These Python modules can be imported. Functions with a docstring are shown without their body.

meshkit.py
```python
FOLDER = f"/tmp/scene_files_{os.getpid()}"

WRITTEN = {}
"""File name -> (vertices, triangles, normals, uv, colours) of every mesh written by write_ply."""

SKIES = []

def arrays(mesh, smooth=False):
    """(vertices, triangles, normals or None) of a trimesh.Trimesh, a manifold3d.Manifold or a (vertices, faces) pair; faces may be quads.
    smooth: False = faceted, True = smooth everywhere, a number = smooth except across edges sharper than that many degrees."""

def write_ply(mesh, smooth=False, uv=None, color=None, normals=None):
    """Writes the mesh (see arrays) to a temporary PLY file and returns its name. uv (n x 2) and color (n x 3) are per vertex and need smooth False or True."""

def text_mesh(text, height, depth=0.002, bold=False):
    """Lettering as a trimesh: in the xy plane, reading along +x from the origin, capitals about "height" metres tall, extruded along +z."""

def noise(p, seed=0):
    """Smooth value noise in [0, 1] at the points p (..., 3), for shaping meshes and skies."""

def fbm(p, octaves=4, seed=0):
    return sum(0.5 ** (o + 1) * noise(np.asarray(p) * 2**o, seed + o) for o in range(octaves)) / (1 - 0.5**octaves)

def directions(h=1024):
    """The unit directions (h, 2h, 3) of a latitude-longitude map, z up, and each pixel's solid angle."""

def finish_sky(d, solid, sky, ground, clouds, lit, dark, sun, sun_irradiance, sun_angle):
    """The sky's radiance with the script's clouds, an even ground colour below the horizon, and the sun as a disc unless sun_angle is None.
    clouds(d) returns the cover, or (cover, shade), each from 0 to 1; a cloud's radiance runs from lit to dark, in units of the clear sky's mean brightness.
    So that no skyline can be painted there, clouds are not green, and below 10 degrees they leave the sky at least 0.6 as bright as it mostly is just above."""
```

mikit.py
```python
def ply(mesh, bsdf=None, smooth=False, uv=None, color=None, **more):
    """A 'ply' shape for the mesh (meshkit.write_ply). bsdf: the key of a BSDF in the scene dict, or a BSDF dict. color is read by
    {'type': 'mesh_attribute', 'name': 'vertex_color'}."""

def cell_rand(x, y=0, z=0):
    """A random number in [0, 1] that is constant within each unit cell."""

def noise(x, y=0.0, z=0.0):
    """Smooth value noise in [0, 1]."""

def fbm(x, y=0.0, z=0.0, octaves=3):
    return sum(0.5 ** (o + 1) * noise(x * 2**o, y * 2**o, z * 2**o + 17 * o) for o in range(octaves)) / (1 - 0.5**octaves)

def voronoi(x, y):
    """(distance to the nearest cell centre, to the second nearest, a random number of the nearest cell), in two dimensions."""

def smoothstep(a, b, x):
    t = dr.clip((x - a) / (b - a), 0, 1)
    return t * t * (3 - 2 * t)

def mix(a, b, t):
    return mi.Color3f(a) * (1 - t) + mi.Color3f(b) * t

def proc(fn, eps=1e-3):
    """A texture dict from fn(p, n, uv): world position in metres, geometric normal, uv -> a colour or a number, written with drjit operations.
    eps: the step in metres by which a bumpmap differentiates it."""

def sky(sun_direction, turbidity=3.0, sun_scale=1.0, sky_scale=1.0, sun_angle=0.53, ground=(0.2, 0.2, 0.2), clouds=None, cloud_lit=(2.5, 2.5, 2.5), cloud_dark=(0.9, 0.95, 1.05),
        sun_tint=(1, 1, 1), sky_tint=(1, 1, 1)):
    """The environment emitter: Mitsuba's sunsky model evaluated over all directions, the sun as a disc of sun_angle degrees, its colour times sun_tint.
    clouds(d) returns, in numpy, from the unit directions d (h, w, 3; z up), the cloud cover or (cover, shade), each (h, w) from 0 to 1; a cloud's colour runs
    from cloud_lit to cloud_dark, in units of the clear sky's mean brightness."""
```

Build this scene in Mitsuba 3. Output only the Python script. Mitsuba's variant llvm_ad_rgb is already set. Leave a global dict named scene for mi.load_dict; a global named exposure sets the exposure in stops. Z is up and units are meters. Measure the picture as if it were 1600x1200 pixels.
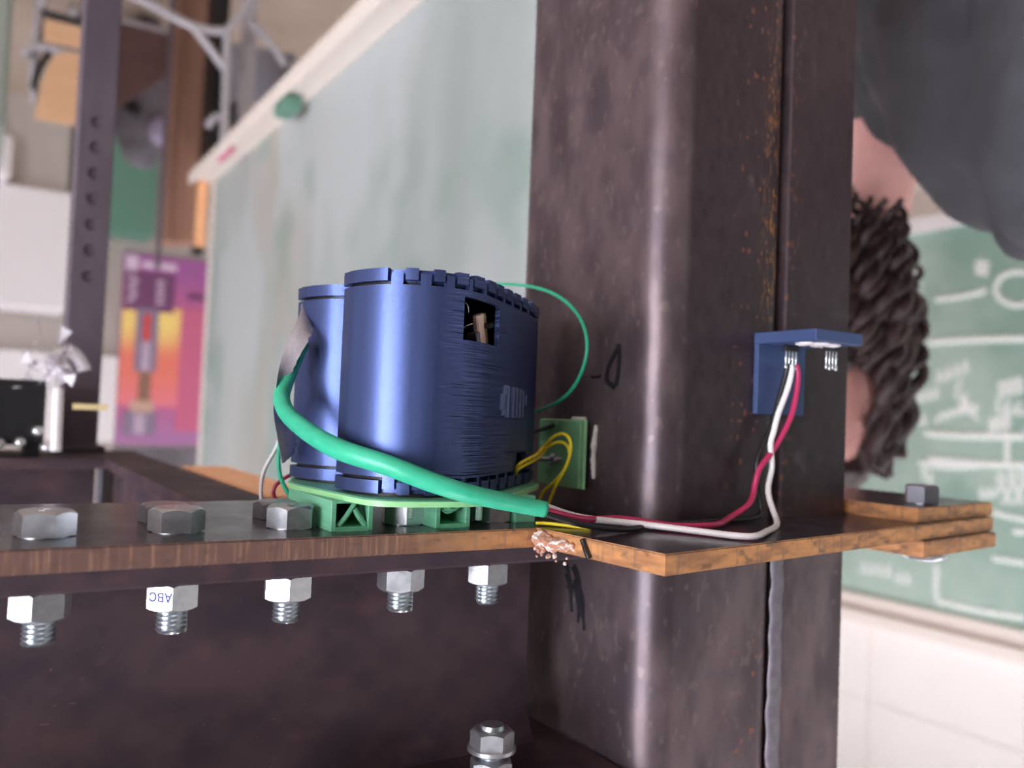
import math, random
import numpy as np, trimesh, drjit as dr, mitsuba as mi, mikit, meshkit
import manifold3d as m3
import shapely.geometry as sg
from mikit import noise, fbm, smoothstep, mix, voronoi, proc
random.seed(3); rng = np.random.default_rng(5)
T = mi.ScalarTransform4f
A = np.array

def lin(r, g, b):
    c = A([r, g, b]) / 255.0
    return tuple(float(x) for x in np.where(c < .04045, c / 12.92, ((c + .055) / 1.055) ** 2.4))

scene, labels = {}, {}

# ---------------------------------------------------------------- camera, light, exposure
# The photograph was taken with the phone held upside down; z runs up in the photograph, so the real floor is at z = +1.6.
def axes(yaw, pitch, roll):
    a, p, r = np.radians([yaw, pitch, roll])
    fw = A([math.sin(a) * math.cos(p), math.cos(a) * math.cos(p), math.sin(p)])
    rt = np.cross(fw, [0, 0, 1]); rt /= np.linalg.norm(rt)
    up = np.cross(rt, fw)
    return fw, up * math.cos(r) + rt * math.sin(r)
fw, upv = axes(32, 2.1, -2.3)
eye = A([0, 0, .05])
scene['camera'] = {'type': 'thinlens', 'fov': math.degrees(2 * math.atan(800 / 1350)), 'fov_axis': 'x', 'aperture_radius': .0021, 'focus_distance': .362,
                   'near_clip': .01, 'far_clip': 60.0, 'to_world': T().look_at(origin=eye.tolist(), target=(eye + fw).tolist(), up=upv.tolist())}
exposure = 0.0
WINDOW = (14.4, 15.0, 16.2)      # daylight in the panes of the window wall
LAMP = (11.5, 11.3, 12.0)       # ceiling lamps

# ---------------------------------------------------------------- materials
def mat(key, color, rough=.5, metallic=0., bump=None, bscale=1., eps=2e-4, **kw):
    c = color if isinstance(color, dict) else ({'type': 'rgb', 'value': list(color)} if not callable(color) else proc(color))
    rg = proc(rough) if callable(rough) else rough
    b = {'type': 'principled', 'base_color': c, 'roughness': rg, 'metallic': metallic, **kw}
    if bump is not None:
        b = {'type': 'bumpmap', 'arbitrary': proc(bump, eps=eps), 'scale': bscale, 'bsdf': b}
    scene[key] = {'type': 'twosided', 'bsdf': b}
    return key

def f_steel(p, n, uv):
    a = fbm(p.x * 55, p.y * 55, p.z * 22, 4)
    b = fbm(p.x * 240 + 7, p.y * 240, p.z * 120, 3)
    c = mix(lin(80, 67, 72), lin(112, 95, 98), smoothstep(.25, .75, a))
    c = mix(c, lin(84, 74, 82), smoothstep(.50, .72, fbm(p.x * 90, p.y * 90 + 31, p.z * 60, 3)) * .5)
    c = mix(c, lin(134, 116, 112), smoothstep(.62, .80, b) * .35)
    # shade painted into the front face above the plate; rust speckles lie over it
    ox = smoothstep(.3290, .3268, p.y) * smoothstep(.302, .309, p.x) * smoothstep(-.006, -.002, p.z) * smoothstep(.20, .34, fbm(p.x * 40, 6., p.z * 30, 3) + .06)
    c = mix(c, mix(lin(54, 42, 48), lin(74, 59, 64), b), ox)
    # rust that ran down beside the groove on the column's front face
    r = smoothstep(.355, .369, p.x) * smoothstep(.3795, .374, p.x) * smoothstep(.335, .325, p.y) * smoothstep(.098, .13, p.z) * smoothstep(.30, .21, p.z)
    g = fbm(p.x * 900, 3., p.z * 120, 3)
    g2 = fbm(p.x * 1500 + 3, 5., p.z * 420, 3)
    c = mix(c, lin(176, 120, 70), dr.clip(r * smoothstep(.44, .66, g) * smoothstep(.36, .6, g2), 0, 1) * .9)
    sp = smoothstep(.73, .80, noise(p.x * 420, p.y * 420, p.z * 230)) * smoothstep(.325, .36, p.x) * smoothstep(.40, .37, p.x) * smoothstep(.34, .32, p.y)
    return mix(c, lin(150, 92, 70), sp * .7)
def r_steel(p, n, uv):
    return .30 + .14 * fbm(p.x * 70, p.y * 70, p.z * 40, 3)
def b_steel(p, n, uv):
    return fbm(p.x * 900, p.y * 900, p.z * 700, 3)
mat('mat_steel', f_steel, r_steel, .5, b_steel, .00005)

def f_beam(p, n, uv):
    a = fbm(p.x * 45, p.y * 45, p.z * 45 + 9, 4)
    c = mix(lin(60, 46, 55), lin(80, 61, 66), smoothstep(.3, .72, a))
    c = mix(c, lin(108, 70, 68), smoothstep(.6, .78, fbm(p.x * 60 + 4, p.y * 50, p.z * 70, 3)) * .22)
    return mix(c, lin(140, 92, 80), smoothstep(.93, .97, noise(p.x * 430, p.y * 430, p.z * 430)) * .4)
mat('mat_beam', f_beam, .6, .25, b_steel, .00008)

def f_plate(p, n, uv):
    top = smoothstep(.5, .8, dr.abs(n.z))
    line = fbm(p.x * 700 + p.y * 420, 1.5, p.z * 40 + p.x * 60, 3)
    big = fbm(p.x * 70, p.y * 70, p.z * 220, 3)
    orange = mix(lin(164, 112, 76), lin(206, 144, 92), smoothstep(.3, .7, big))
    orange = mix(orange, lin(120, 98, 86), smoothstep(.55, .75, line) * .55)
    brown = mix(lin(112, 82, 74), lin(150, 112, 94), smoothstep(.46, .80, line))
    edge = mix(brown, orange, smoothstep(.13, .225, p.x))
    edge = mix(edge, lin(88, 70, 64), smoothstep(.55, .8, fbm(p.x * 160, p.y * 160, p.z * 300 + 5, 3)) * .6)
    mill = mix(lin(34, 28, 36), lin(56, 46, 54), fbm(p.x * 80, p.y * 80, 2., 3))
    return mix(edge, mill, top)
def r_plate(p, n, uv):
    return dr.lerp(.55, .20 + .12 * fbm(p.x * 120, p.y * 120, 1., 3), smoothstep(.5, .8, dr.abs(n.z)))
mat('mat_plate', f_plate, r_plate, .25, lambda p, n, uv: fbm(p.x * 900 + p.y * 500, p.z * 60, 0., 2) * (1 - smoothstep(.5, .8, dr.abs(n.z))) + .15 * noise(p.x * 600, p.y * 600, 0.), .00012, specular=.6)

mat('mat_weld', lambda p, n, uv: mix(lin(176, 124, 100), lin(222, 206, 200), smoothstep(.50, .68, fbm(p.x * 700, p.y * 700, p.z * 700, 3))), .6, .1, lambda p, n, uv: noise(p.x * 900, p.y * 900, p.z * 900), .0004)
mat('mat_weld_grey', lambda p, n, uv: mix(lin(96, 88, 96), lin(128, 120, 128), fbm(p.x * 300, p.y * 300, p.z * 200, 3)), .5, .3)
mat("mat_marker", lin(30, 27, 32), .85, specular=.15)
mat('mat_zinc', lambda p, n, uv: mix(lin(186, 186, 192), lin(216, 215, 220), fbm(p.x * 400, p.y * 400, p.z * 400, 3)), lambda p, n, uv: .24 + .16 * fbm(p.x * 300 + 3, p.y * 300, p.z * 300, 3), .88)
mat('mat_thread', lin(205, 212, 218), .26, .9)
mat('mat_darkbolt', lin(150, 148, 156), .3, .8)
mat('mat_ink', lin(52, 58, 140), .6)

def b_print(p, n, uv):
    s = smoothstep(.157, .172, p.x) * (1 - .55 * smoothstep(.215, .24, p.x))
    return s * (noise(3., 5., p.z * 2200) * .5 + noise(p.x * 45, 8., p.z * 1000) * 1.0 + smoothstep(.72, .86, noise(p.x * 30, 2., p.z * 520)) * .7) + .05 * noise(p.x * 2500, p.y * 2500, p.z * 2500)
mat('mat_blue', lin(80, 94, 144), .40, .80, b_print, .00055, eps=1.2e-4, specular=.6)
mat('mat_blue_emblem_lit', lin(104, 116, 158), .6, .2)  # lighter blue paints in the light that the raised bars catch
mat('mat_blue_bracket', lin(62, 77, 118), .42, .25)
mat('mat_black', lin(22, 21, 24), .45)
mat('mat_mint', lambda p, n, uv: mix(lin(98, 166, 134), lin(120, 184, 150), noise(p.x * 60, p.y * 60, p.z * 1800)), .42, bump=lambda p, n, uv: noise(2., 4., p.z * 2200), bscale=.00012, eps=1e-4)
mat('mat_mint_rim', lin(148, 204, 146), .45)
mat('mat_mint_block', lin(120, 176, 130), .5)
mat('mat_jacket', lambda p, n, uv: mix(lin(46, 172, 134), lin(68, 190, 152), fbm(p.x * 220, p.y * 220, p.z * 220, 2)), .36, specular=.5)
mat('mat_thin_green', lin(48, 186, 146), .35)
mat('mat_yellow', lin(232, 208, 40), .35)
mat('mat_crimson', lin(184, 44, 92), .38)
mat('mat_crimson_dark', lin(150, 30, 64), .4)
mat('mat_white_wire', lin(232, 224, 226), .35)
mat('mat_tape', lambda p, n, uv: mix(lin(150, 142, 148), lin(176, 168, 172), fbm(p.x * 600, p.y * 600, p.z * 300, 3)), .42, .15)
mat('mat_paste', lin(222, 218, 214), .5)
mat('mat_pinkish', lin(250, 214, 198), .5)
mat('mat_cream', lin(226, 204, 150), .5)
mat('mat_silver', lin(225, 225, 228), .2, .9)

def f_board(p, n, uv):
    a = fbm(p.y * 3 + p.x * .3, p.z * 1.2, 4., 4)
    b = fbm(p.y * 6 + 3, p.z * 2.6 + 11, 1., 4)
    c = mix(lin(154, 164, 161), lin(178, 183, 184), smoothstep(.30, .66, a))
    c = mix(c, lin(168, 160, 150), smoothstep(1.8, 2.3, p.y) * smoothstep(2.9, 2.2, p.y) * smoothstep(.4, .64, b) * .75)
    return mix(c, lin(124, 148, 138), smoothstep(.56, .80, fbm(p.y * 5 + 40, p.z * 5, 2., 3)) * .5)
mat('mat_dusty_board', f_board, .6)
mat('mat_green_board', lambda p, n, uv: mix(lin(136, 164, 150), lin(172, 192, 180), smoothstep(.25, .75, fbm(p.y * 4, p.z * 4, 7., 4))), .6)
mat('mat_chalk', lin(236, 238, 234), .9)
mat('mat_ledge', lin(232, 220, 212), .5)
mat('mat_plaster', lambda p, n, uv: mix(lin(236, 228, 224), lin(244, 238, 234), fbm(p.x * 2, p.y * 2, p.z * 2, 3)), .7)
mat('mat_wall_beige', lambda p, n, uv: mix(lin(176, 166, 160), lin(192, 182, 176), fbm(p.x * 2, p.y * 2, p.z * 2, 3)), .8)
mat('mat_wall_dark', lin(40, 42, 42), .8)
mat('mat_floor', lambda p, n, uv: mix(lin(164, 144, 130), lin(190, 172, 156), fbm(p.x * 5, p.y * 5, 0., 4)), .45)
mat('mat_ceiling', lin(150, 148, 148), .8)
mat('mat_white_paint', lin(240, 234, 236), .5)
mat('mat_tan_wood', lambda p, n, uv: mix(lin(198, 152, 116), lin(214, 170, 134), fbm(p.x * 4, p.y * 4, p.z * 40, 3)), .5)
mat('mat_brown_wood', lambda p, n, uv: mix(lin(128, 92, 78), lin(160, 118, 100), fbm(p.x * 60, p.y * 60, p.z * 2, 3)), .5)
mat('mat_desk_wood', lambda p, n, uv: mix(lin(92, 66, 66), lin(112, 82, 80), fbm(p.x * 6, p.y * 6, p.z * 30, 3)), .5)
mat('mat_orange_wood', lambda p, n, uv: mix(lin(250, 178, 124), lin(255, 196, 146), fbm(p.x * 50, p.y * 3, p.z * 50, 3)), .5)
mat('mat_grey_metal', lin(178, 172, 178), .4, .3)
mat('mat_grey_plastic', lin(128, 124, 134), .5)
mat('mat_dark_post', lambda p, n, uv: mix(lin(84, 72, 82), lin(104, 92, 102), fbm(p.x * 40, p.y * 40, p.z * 12, 3)), .5, .2)
mat('mat_green_panel', lin(96, 138, 120), .55)
mat('mat_locker', lin(150, 156, 146), .5)
mat('mat_bag', lambda p, n, uv: mix(lin(88, 84, 90), lin(132, 126, 134), fbm(p.x * 7, p.y * 7, p.z * 7, 3)), .8)
mat('mat_lilac', lin(170, 158, 184), .7)
mat('mat_film', lin(226, 220, 228), .2)
mat('mat_skin', lambda p, n, uv: mix(lin(236, 168, 158), lin(246, 190, 184), fbm(p.x * 14, p.y * 14, p.z * 14, 3)), .5)
mat('mat_lips', lin(176, 88, 88), .45)
mat('mat_eye', lin(232, 228, 224), .2)
mat('mat_iris', lin(46, 32, 28), .2)
mat('mat_hair', lambda p, n, uv: mix(lin(38, 26, 28), lin(74, 52, 52), noise(p.x * 60, p.y * 60, p.z * 60)), .42)
mat('mat_hoodie', lambda p, n, uv: mix(lin(60, 59, 64), lin(74, 73, 78), fbm(p.x * 30, p.y * 30, p.z * 30, 3)), .9, sheen=.4)
mat('mat_trousers', lin(44, 46, 60), .85)
mat('mat_pink_paper', lambda p, n, uv: mix(mix(lin(196, 104, 150), lin(176, 120, 170), smoothstep(.1, -.2, p.z)), lin(168, 96, 160), smoothstep(.55, .85, p.z)), .55)
mat('mat_pink_side', lin(208, 106, 140), .55)
mat('mat_flame', lambda p, n, uv: mix(mix(lin(240, 128, 110), lin(236, 130, 150), smoothstep(.25, -.05, p.z)), lin(255, 222, 130), smoothstep(.19, .02, dr.sqrt(dr.square((p.z - .52) * .8) + dr.square(dr.abs(p.x - .83) - .115)))), .55)
mat('mat_plum', lin(120, 70, 110), .55)
mat('mat_tower_grey', lin(140, 124, 148), .55)
mat('mat_red_print', lin(222, 72, 66), .55)
mat('mat_beige_print', lin(206, 168, 150), .55)
mat('mat_pale_print', lin(226, 200, 222), .55)
scene['mat_lamp'] = {'type': 'diffuse', 'reflectance': {'type': 'rgb', 'value': .8}}

# ---------------------------------------------------------------- helpers
def put(key, mesh, m, smooth=30, label=None, cat=None, group=None, kind=None, at=None, **more):
    n = 0; k = key
    while k in scene:
        n += 1; k = f'{key}_{n:03d}'
    d = mikit.ply(mesh, m, smooth=smooth, **more) if not isinstance(mesh, dict) else dict(mesh)
    if at is not None: d['to_world'] = at
    scene[k] = d
    tag(k, label, cat, group, kind)
    return k
def tag(k, label=None, cat=None, group=None, kind=None):
    e = {a: b for a, b in dict(label=label, category=cat, group=group, kind=kind).items() if b}
    if e: labels[k] = {**labels.get(k, {}), **e}
def hull(pts):
    return m3.Manifold.hull_points(np.asarray(pts, np.float32))
def mesh_of(m):
    q = m.to_mesh(); return trimesh.Trimesh(np.array(q.vert_properties[:, :3], float), np.array(q.tri_verts), process=False)
def box(x0, x1, y0, y1, z0, z1, c=.0):
    if c <= 0:
        return trimesh.creation.box(bounds=[[x0, y0, z0], [x1, y1, z1]])
    P = []
    for x, sx in ((x0, 1), (x1, -1)):
        for y, sy in ((y0, 1), (y1, -1)):
            for z, sz in ((z0, 1), (z1, -1)):
                P += [(x + sx * c, y + sy * c, z), (x + sx * c, y, z + sz * c), (x, y + sy * c, z + sz * c)]
    return mesh_of(hull(P))
def man(t):
    t = t.copy(); t.merge_vertices(); return m3.Manifold(m3.Mesh(np.asarray(t.vertices, np.float32), np.asarray(t.faces, np.uint32)))
def extr(poly, z0, z1):
    g = sg.Polygon(poly) if not hasattr(poly, 'geom_type') else poly
    if g.geom_type == 'MultiPolygon': g = max(g.geoms, key=lambda q: q.area)
    t = trimesh.creation.extrude_polygon(g.buffer(0), z1 - z0, engine='earcut'); t.apply_translation([0, 0, z0]); return t
def cat(*ms): return trimesh.util.concatenate([m for m in ms])
def spline(pts, n=60):
    from scipy.interpolate import CubicSpline
    p = A(pts, float); s = np.r_[0, np.cumsum(np.linalg.norm(np.diff(p, axis=0), axis=1) ** .5)]
    return CubicSpline(s, p)(np.linspace(0, s[-1], n))
def tube(pts, r, n=60, sides=14, smooth=True):
    p = spline(pts, n) if smooth else A(pts, float)
    t = np.gradient(p, axis=0); t /= np.linalg.norm(t, axis=1, keepdims=True)
    u = np.cross(t[0], [0, 0, 1.] if abs(t[0][2]) < .9 else [1., 0, 0]); u /= np.linalg.norm(u)
    rr = np.broadcast_to(r, (len(p),)); V = []; ang = np.arange(sides) * 2 * math.pi / sides
    for i in range(len(p)):
        u = u - t[i] * (u @ t[i]); u /= np.linalg.norm(u); w = np.cross(t[i], u)
        V.append(p[i] + rr[i] * (np.cos(ang)[:, None] * u + np.sin(ang)[:, None] * w))
    V = np.vstack(V); F = []
    for i in range(len(p) - 1):
        for j in range(sides):
            a, b = i * sides + j, i * sides + (j + 1) % sides
            F += [(a, b, b + sides), (a, b + sides, a + sides)]
    k = len(V); V = np.vstack([V, p[0], p[-1]]); m = (len(p) - 1) * sides
    for j in range(sides):
        F += [(k, (j + 1) % sides, j), (k + 1, m + j, m + (j + 1) % sides)]
    return trimesh.Trimesh(V, F, process=False)
def lathe(profile, n=28):
    pr = A(profile, float); V, F = [], []
    ang = np.arange(n) * 2 * math.pi / n
    for r, z in pr: V += [(r * math.cos(a), r * math.sin(a), z) for a in ang]
    for i in range(len(pr) - 1):
        for j in range(n):
            a, b = i * n + j, i * n + (j + 1) % n
            F += [(a, b, b + n), (a, b + n, a + n)]
    return trimesh.Trimesh(V, F, process=False)
def loc(x, y, z, rz=0.): return T().translate([x, y, z]).rotate([0, 0, 1], rz)

# ---------------------------------------------------------------- the room (real ceiling at the bottom, real floor at the top)
FZ, CZ = 1.60, -1.55
XL, XR, YB, YN = -3.3, 3.06, 5.4, -4.2
struct = lambda k, m, b, label: put(k, m, b, False, label, kind='structure')
struct('floor', box(XL - .1, XR + .1, YN - .1, YB + .1, FZ, FZ + .1), 'mat_floor', 'greyish tan classroom floor, at the top because the picture is upside down')
struct('ceiling', box(XL - .1, XR + .1, YN - .1, YB + .1, CZ - .1, CZ), 'mat_ceiling', 'white classroom ceiling')
struct('wall_back', box(XL - .1, XR + .1, YB, YB + .1, CZ, FZ), 'mat_wall_beige', 'greyish beige wall behind the pink poster')
struct('wall_near', box(XL - .1, XR + .1, YN - .1, YN, CZ, FZ), 'mat_wall_dark', 'plain wall behind the photographer')
struct('wall_right', box(XR, XR + .1, YN, YB, CZ, FZ), 'mat_plaster', 'bright white plaster wall around the written green board')
pan = {}
for iy in range(7):
    for iz, (z0, z1) in enumerate(((-1.55, -1.012), (-1.006, -.6))):
        y0 = -.25 + iy * .6; put('wall_right__panel', box(XR - .012, XR + .001, y0, y0 + .594, z0, z1, .002), 'mat_plaster', False)
# window wall behind and to the left of the camera
W0, W1 = -2.5, .2
for k, b in enumerate([(XL - .1, XL, YN, W0, CZ, FZ), (XL - .1, XL, W1, YB, CZ, FZ), (XL - .1, XL, W0, W1, .75, FZ), (XL - .1, XL, W0, W1, CZ, -1.35)]):
    put('wall_left' if k == 0 else 'wall_left__segment', box(*b), 'mat_plaster', False, 'white wall with the windows, outside the picture' if k == 0 else None, kind='structure' if k == 0 else None)
for k in range(3):
    y0 = W0 + k * .9; key = f'window_{k+1}'
    fr = cat(box(XL - .08, XL, y0, y0 + .05, -1.35, .75), box(XL - .08, XL, y0 + .85, y0 + .9, -1.35, .75), box(XL - .08, XL, y0 + .05, y0 + .85, -1.35, -1.3), box(XL - .08, XL, y0 + .05, y0 + .85, .7, .75))
    put(key, fr, 'mat_white_paint', False, 'white window frame, outside the picture', kind='structure')
    pane = trimesh.Trimesh([(XL - .05, y0 + .05, -1.3), (XL - .05, y0 + .85, -1.3), (XL - .05, y0 + .85, .7), (XL - .05, y0 + .05, .7)], [(0, 1, 2), (0, 2, 3)])
    put(key + '__pane', pane, 'mat_lamp', False, emitter={'type': 'area', 'radiance': {'type': 'rgb', 'value': list(WINDOW)}})
n = 0
for x in (.2, 1.95):
    for y in (-.75, .9, 2.5, 4.2):
        k = put('ceiling_lamp', box(x - .16, x + .16, y - .62, y + .62, CZ, CZ + .03, .004), 'mat_white_paint', False, 'long white ceiling lamp, outside the picture', 'lamp', 'ceiling lamps')
        d = trimesh.Trimesh([(x - .14, y - .6, CZ + .032), (x + .14, y - .6, CZ + .032), (x + .14, y + .6, CZ + .032), (x - .14, y + .6, CZ + .032)], [(0, 1, 2), (0, 2, 3)])
        put(k + '__diffuser', d, 'mat_lamp', False, emitter={'type': 'area', 'radiance': {'type': 'rgb', 'value': list(LAMP)}})

# ---------------------------------------------------------------- the steel column
def rrect(x0, x1, y0, y1, r, k=8):
    P = []
    for cx, cy, a0 in ((x1 - r, y1 - r, 0), (x0 + r, y1 - r, 90), (x0 + r, y0 + r, 180), (x1 - r, y0 + r, 270)):
        P += [(cx + r * math.cos(math.radians(a0 + 90 * i / k)), cy + r * math.sin(math.radians(a0 + 90 * i / k))) for i in range(k + 1)]
    return P
tubep = sg.Polygon(rrect(.288, .382, .325, .462, .0175, 14))
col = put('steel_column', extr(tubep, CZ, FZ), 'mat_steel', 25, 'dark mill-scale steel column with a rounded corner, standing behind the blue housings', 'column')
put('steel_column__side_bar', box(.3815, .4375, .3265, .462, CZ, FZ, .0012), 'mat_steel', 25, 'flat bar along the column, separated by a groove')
g1 = extr(tubep.buffer(-.0001).union(sg.box(.376, .327, .39, .46)), 0, 1)
zz = np.linspace(-1.5, -.0085, 400); ww = []
wv = A([(.3805 + .0008 * math.sin(z * 310) * meshkit.noise(A([z * 60, 1, 2]), 3), .3268 - .0012 * meshkit.noise(A([z * 130, 4, 2]), 2), z) for z in zz])
wbm = tube(wv, .0046 + .0009 * meshkit.noise(np.c_[zz * 90, zz * 0, zz * 0 + 5], 1), smooth=False, sides=12); wbm.vertices[:, 1] = .3262 + (wbm.vertices[:, 1] - .3262) * .38
put('steel_column__weld_bead', wbm, 'mat_weld_grey', 40, 'grey weld bead in the groove')
# dark hand-drawn marker signs on the left face
def strip(pts, w, x):
    return tube([(x, y, z) for y, z in pts], w, n=40, sides=6)
put('steel_column__marker_drawing', cat(strip([(.3555, .0897), (.3592, .0842), (.364, .0765), (.3642, .0705), (.3612, .0685), (.358, .0668)], .0012, .2875),
    strip([(.3555, .0897), (.3548, .084), (.3552, .0745), (.357, .068)], .0012, .2875), strip([(.3785, .0731), (.374, .0728), (.3705, .0737)], .0007, .2877)), 'mat_marker', 40, 'black marker drawing of a pointed loop and a dash')
sc = []
for i in range(11):
    y = .4 - .0105 * random.random() - .0016 * i * .5; z0 = -.026 - .004 * random.random() - .0016 * i
    sc.append(strip([(y, z0), (y - .003 - .003 * random.random(), z0 - .008), (y - .004 - .004 * random.random(), z0 - .016 - .004 * random.random())], .00085, .2877))
put('steel_column__marker_scribble', cat(*sc), 'mat_marker', 40, 'black scribble below the plate')

# ---------------------------------------------------------------- the near beam under the plate
web_y0, web_y1 = .388, .395
ZF0, ZF1 = -.0187, -.00855
b1 = put('steel_beam', box(-.22, .2865, .3400, .442, ZF0, ZF1, .0012), 'mat_beam', 25, 'dark purplish brown steel beam running into the column, its flange carrying the row of nuts', 'beam')
prof = [(-.22, ZF0), (.2585, ZF0)]
prof += [(.2585, -.090)] + [(.2585 + .028 * (1 - math.cos(t)), -.090 - .05 * math.sin(t)) for t in np.linspace(.1, 1.4, 9)] + [(.2865, -.141), (.2865, -.16), (-.22, -.16)]
w = extr(prof, 0, web_y1 - web_y0); w.apply_transform(A([[1, 0, 0, 0], [0, 0, -1, web_y1], [0, 1, 0, 0], [0, 0, 0, 1]]))
put('steel_beam__web', w, 'mat_beam', 25, 'dark web plate with a rounded cut at its end')
put('steel_beam__lower_flange', box(-.22, .2865, .3300, .442, -.124 - .007, -.124, .0012), 'mat_beam', 25)

# ---------------------------------------------------------------- the plate on the beam
P = [(-.22, .3252), (.2185, .3235), (.2205, .3075), (.2257, .2468), (.2937, .2572), (.5341, .2928), (.548, .37), (.55, .50), (.2, .5), (.13, .46), (-.22, .46)]
pl = m3.CrossSection([A(P, np.float32)]) if hasattr(m3, 'CrossSection') else None
inner = sg.Polygon(P).difference(sg.Polygon(rrect(.2885, .4370, .3255, .4615, .001)))
plate = cat(extr(sg.Polygon(P).buffer(-.0006), -.0085, 0.), extr(sg.Polygon(P), -.0079, -.0006))
put('connection_plate', plate, 'mat_plate', 25, 'dark steel plate with rusty orange cut edge, lying on the beam and around the column', 'plate')
wb = A([(.2182, .3229, -.0042), (.2186, .3195, -.0046), (.2192, .3150, -.005), (.2199, .310, -.0053), (.2206, .3045, -.0053), (.2212, .2985, -.0055)])
wt = tube(wb, [.0035, .0042, .0036, .0031, .0024, .0016], smooth=False, sides=14)
wt = wt.subdivide().subdivide(); wt.vertices += .0022 * (meshkit.noise(wt.vertices * 600)[:, None] - .5) * wt.vertex_normals
put('connection_plate__weld_bead', wt, 'mat_weld', True, 'rough weld bead with pale spatter')
sp = []
for i in range(24):
    q = wb[0] + (wb[4] - wb[0]) * random.random() + A([random.gauss(-.001, .0016), random.gauss(0, .0015), random.gauss(-.004, .003)])
    s_ = trimesh.creation.icosphere(1, radius=.0004 + .0008 * random.random()); s_.apply_translation(q); sp.append(s_)
put('connection_plate__weld_spatter', cat(*sp), 'mat_weld', True, kind='stuff')
gv = tube([(.2205, .2925, -.0005), (.2208, .2912, -.003), (.2206, .2893, -.0055), (.2211, .2880, -.0080)], .0011, n=14, sides=8)
put('connection_plate__saw_nick', gv, 'mat_black', True, 'dark nick across the edge')

# splice plates at the far right end
def plate_rot(o, ex, wx, wy, z0, z1):
    ux = A(ex) / np.linalg.norm(ex); uy = A([-.02, 1.0])
    pts = [A(o), A(o) + ux * wx, A(o) + ux * wx + uy * wy, A(o) + uy * wy]
    return cat(extr(sg.Polygon(pts).buffer(-.0006), z0, z1), extr(sg.Polygon(pts), z0 + .0006, z1 - .0006))
put('splice_plate', plate_rot((.4428, .2838), (.0976, .0133), .0985, .17, .0001, .0083), 'mat_plate', 25, 'upper steel splice plate carrying the bolt at the far right end', 'plate')
put('splice_plate', plate_rot((.4372, .2764), (.093, .0128), .0945, .18, -.0176, -.0087), 'mat_plate', 25, 'lower steel splice plate clamped beneath the right end of the big plate', 'plate')

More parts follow.
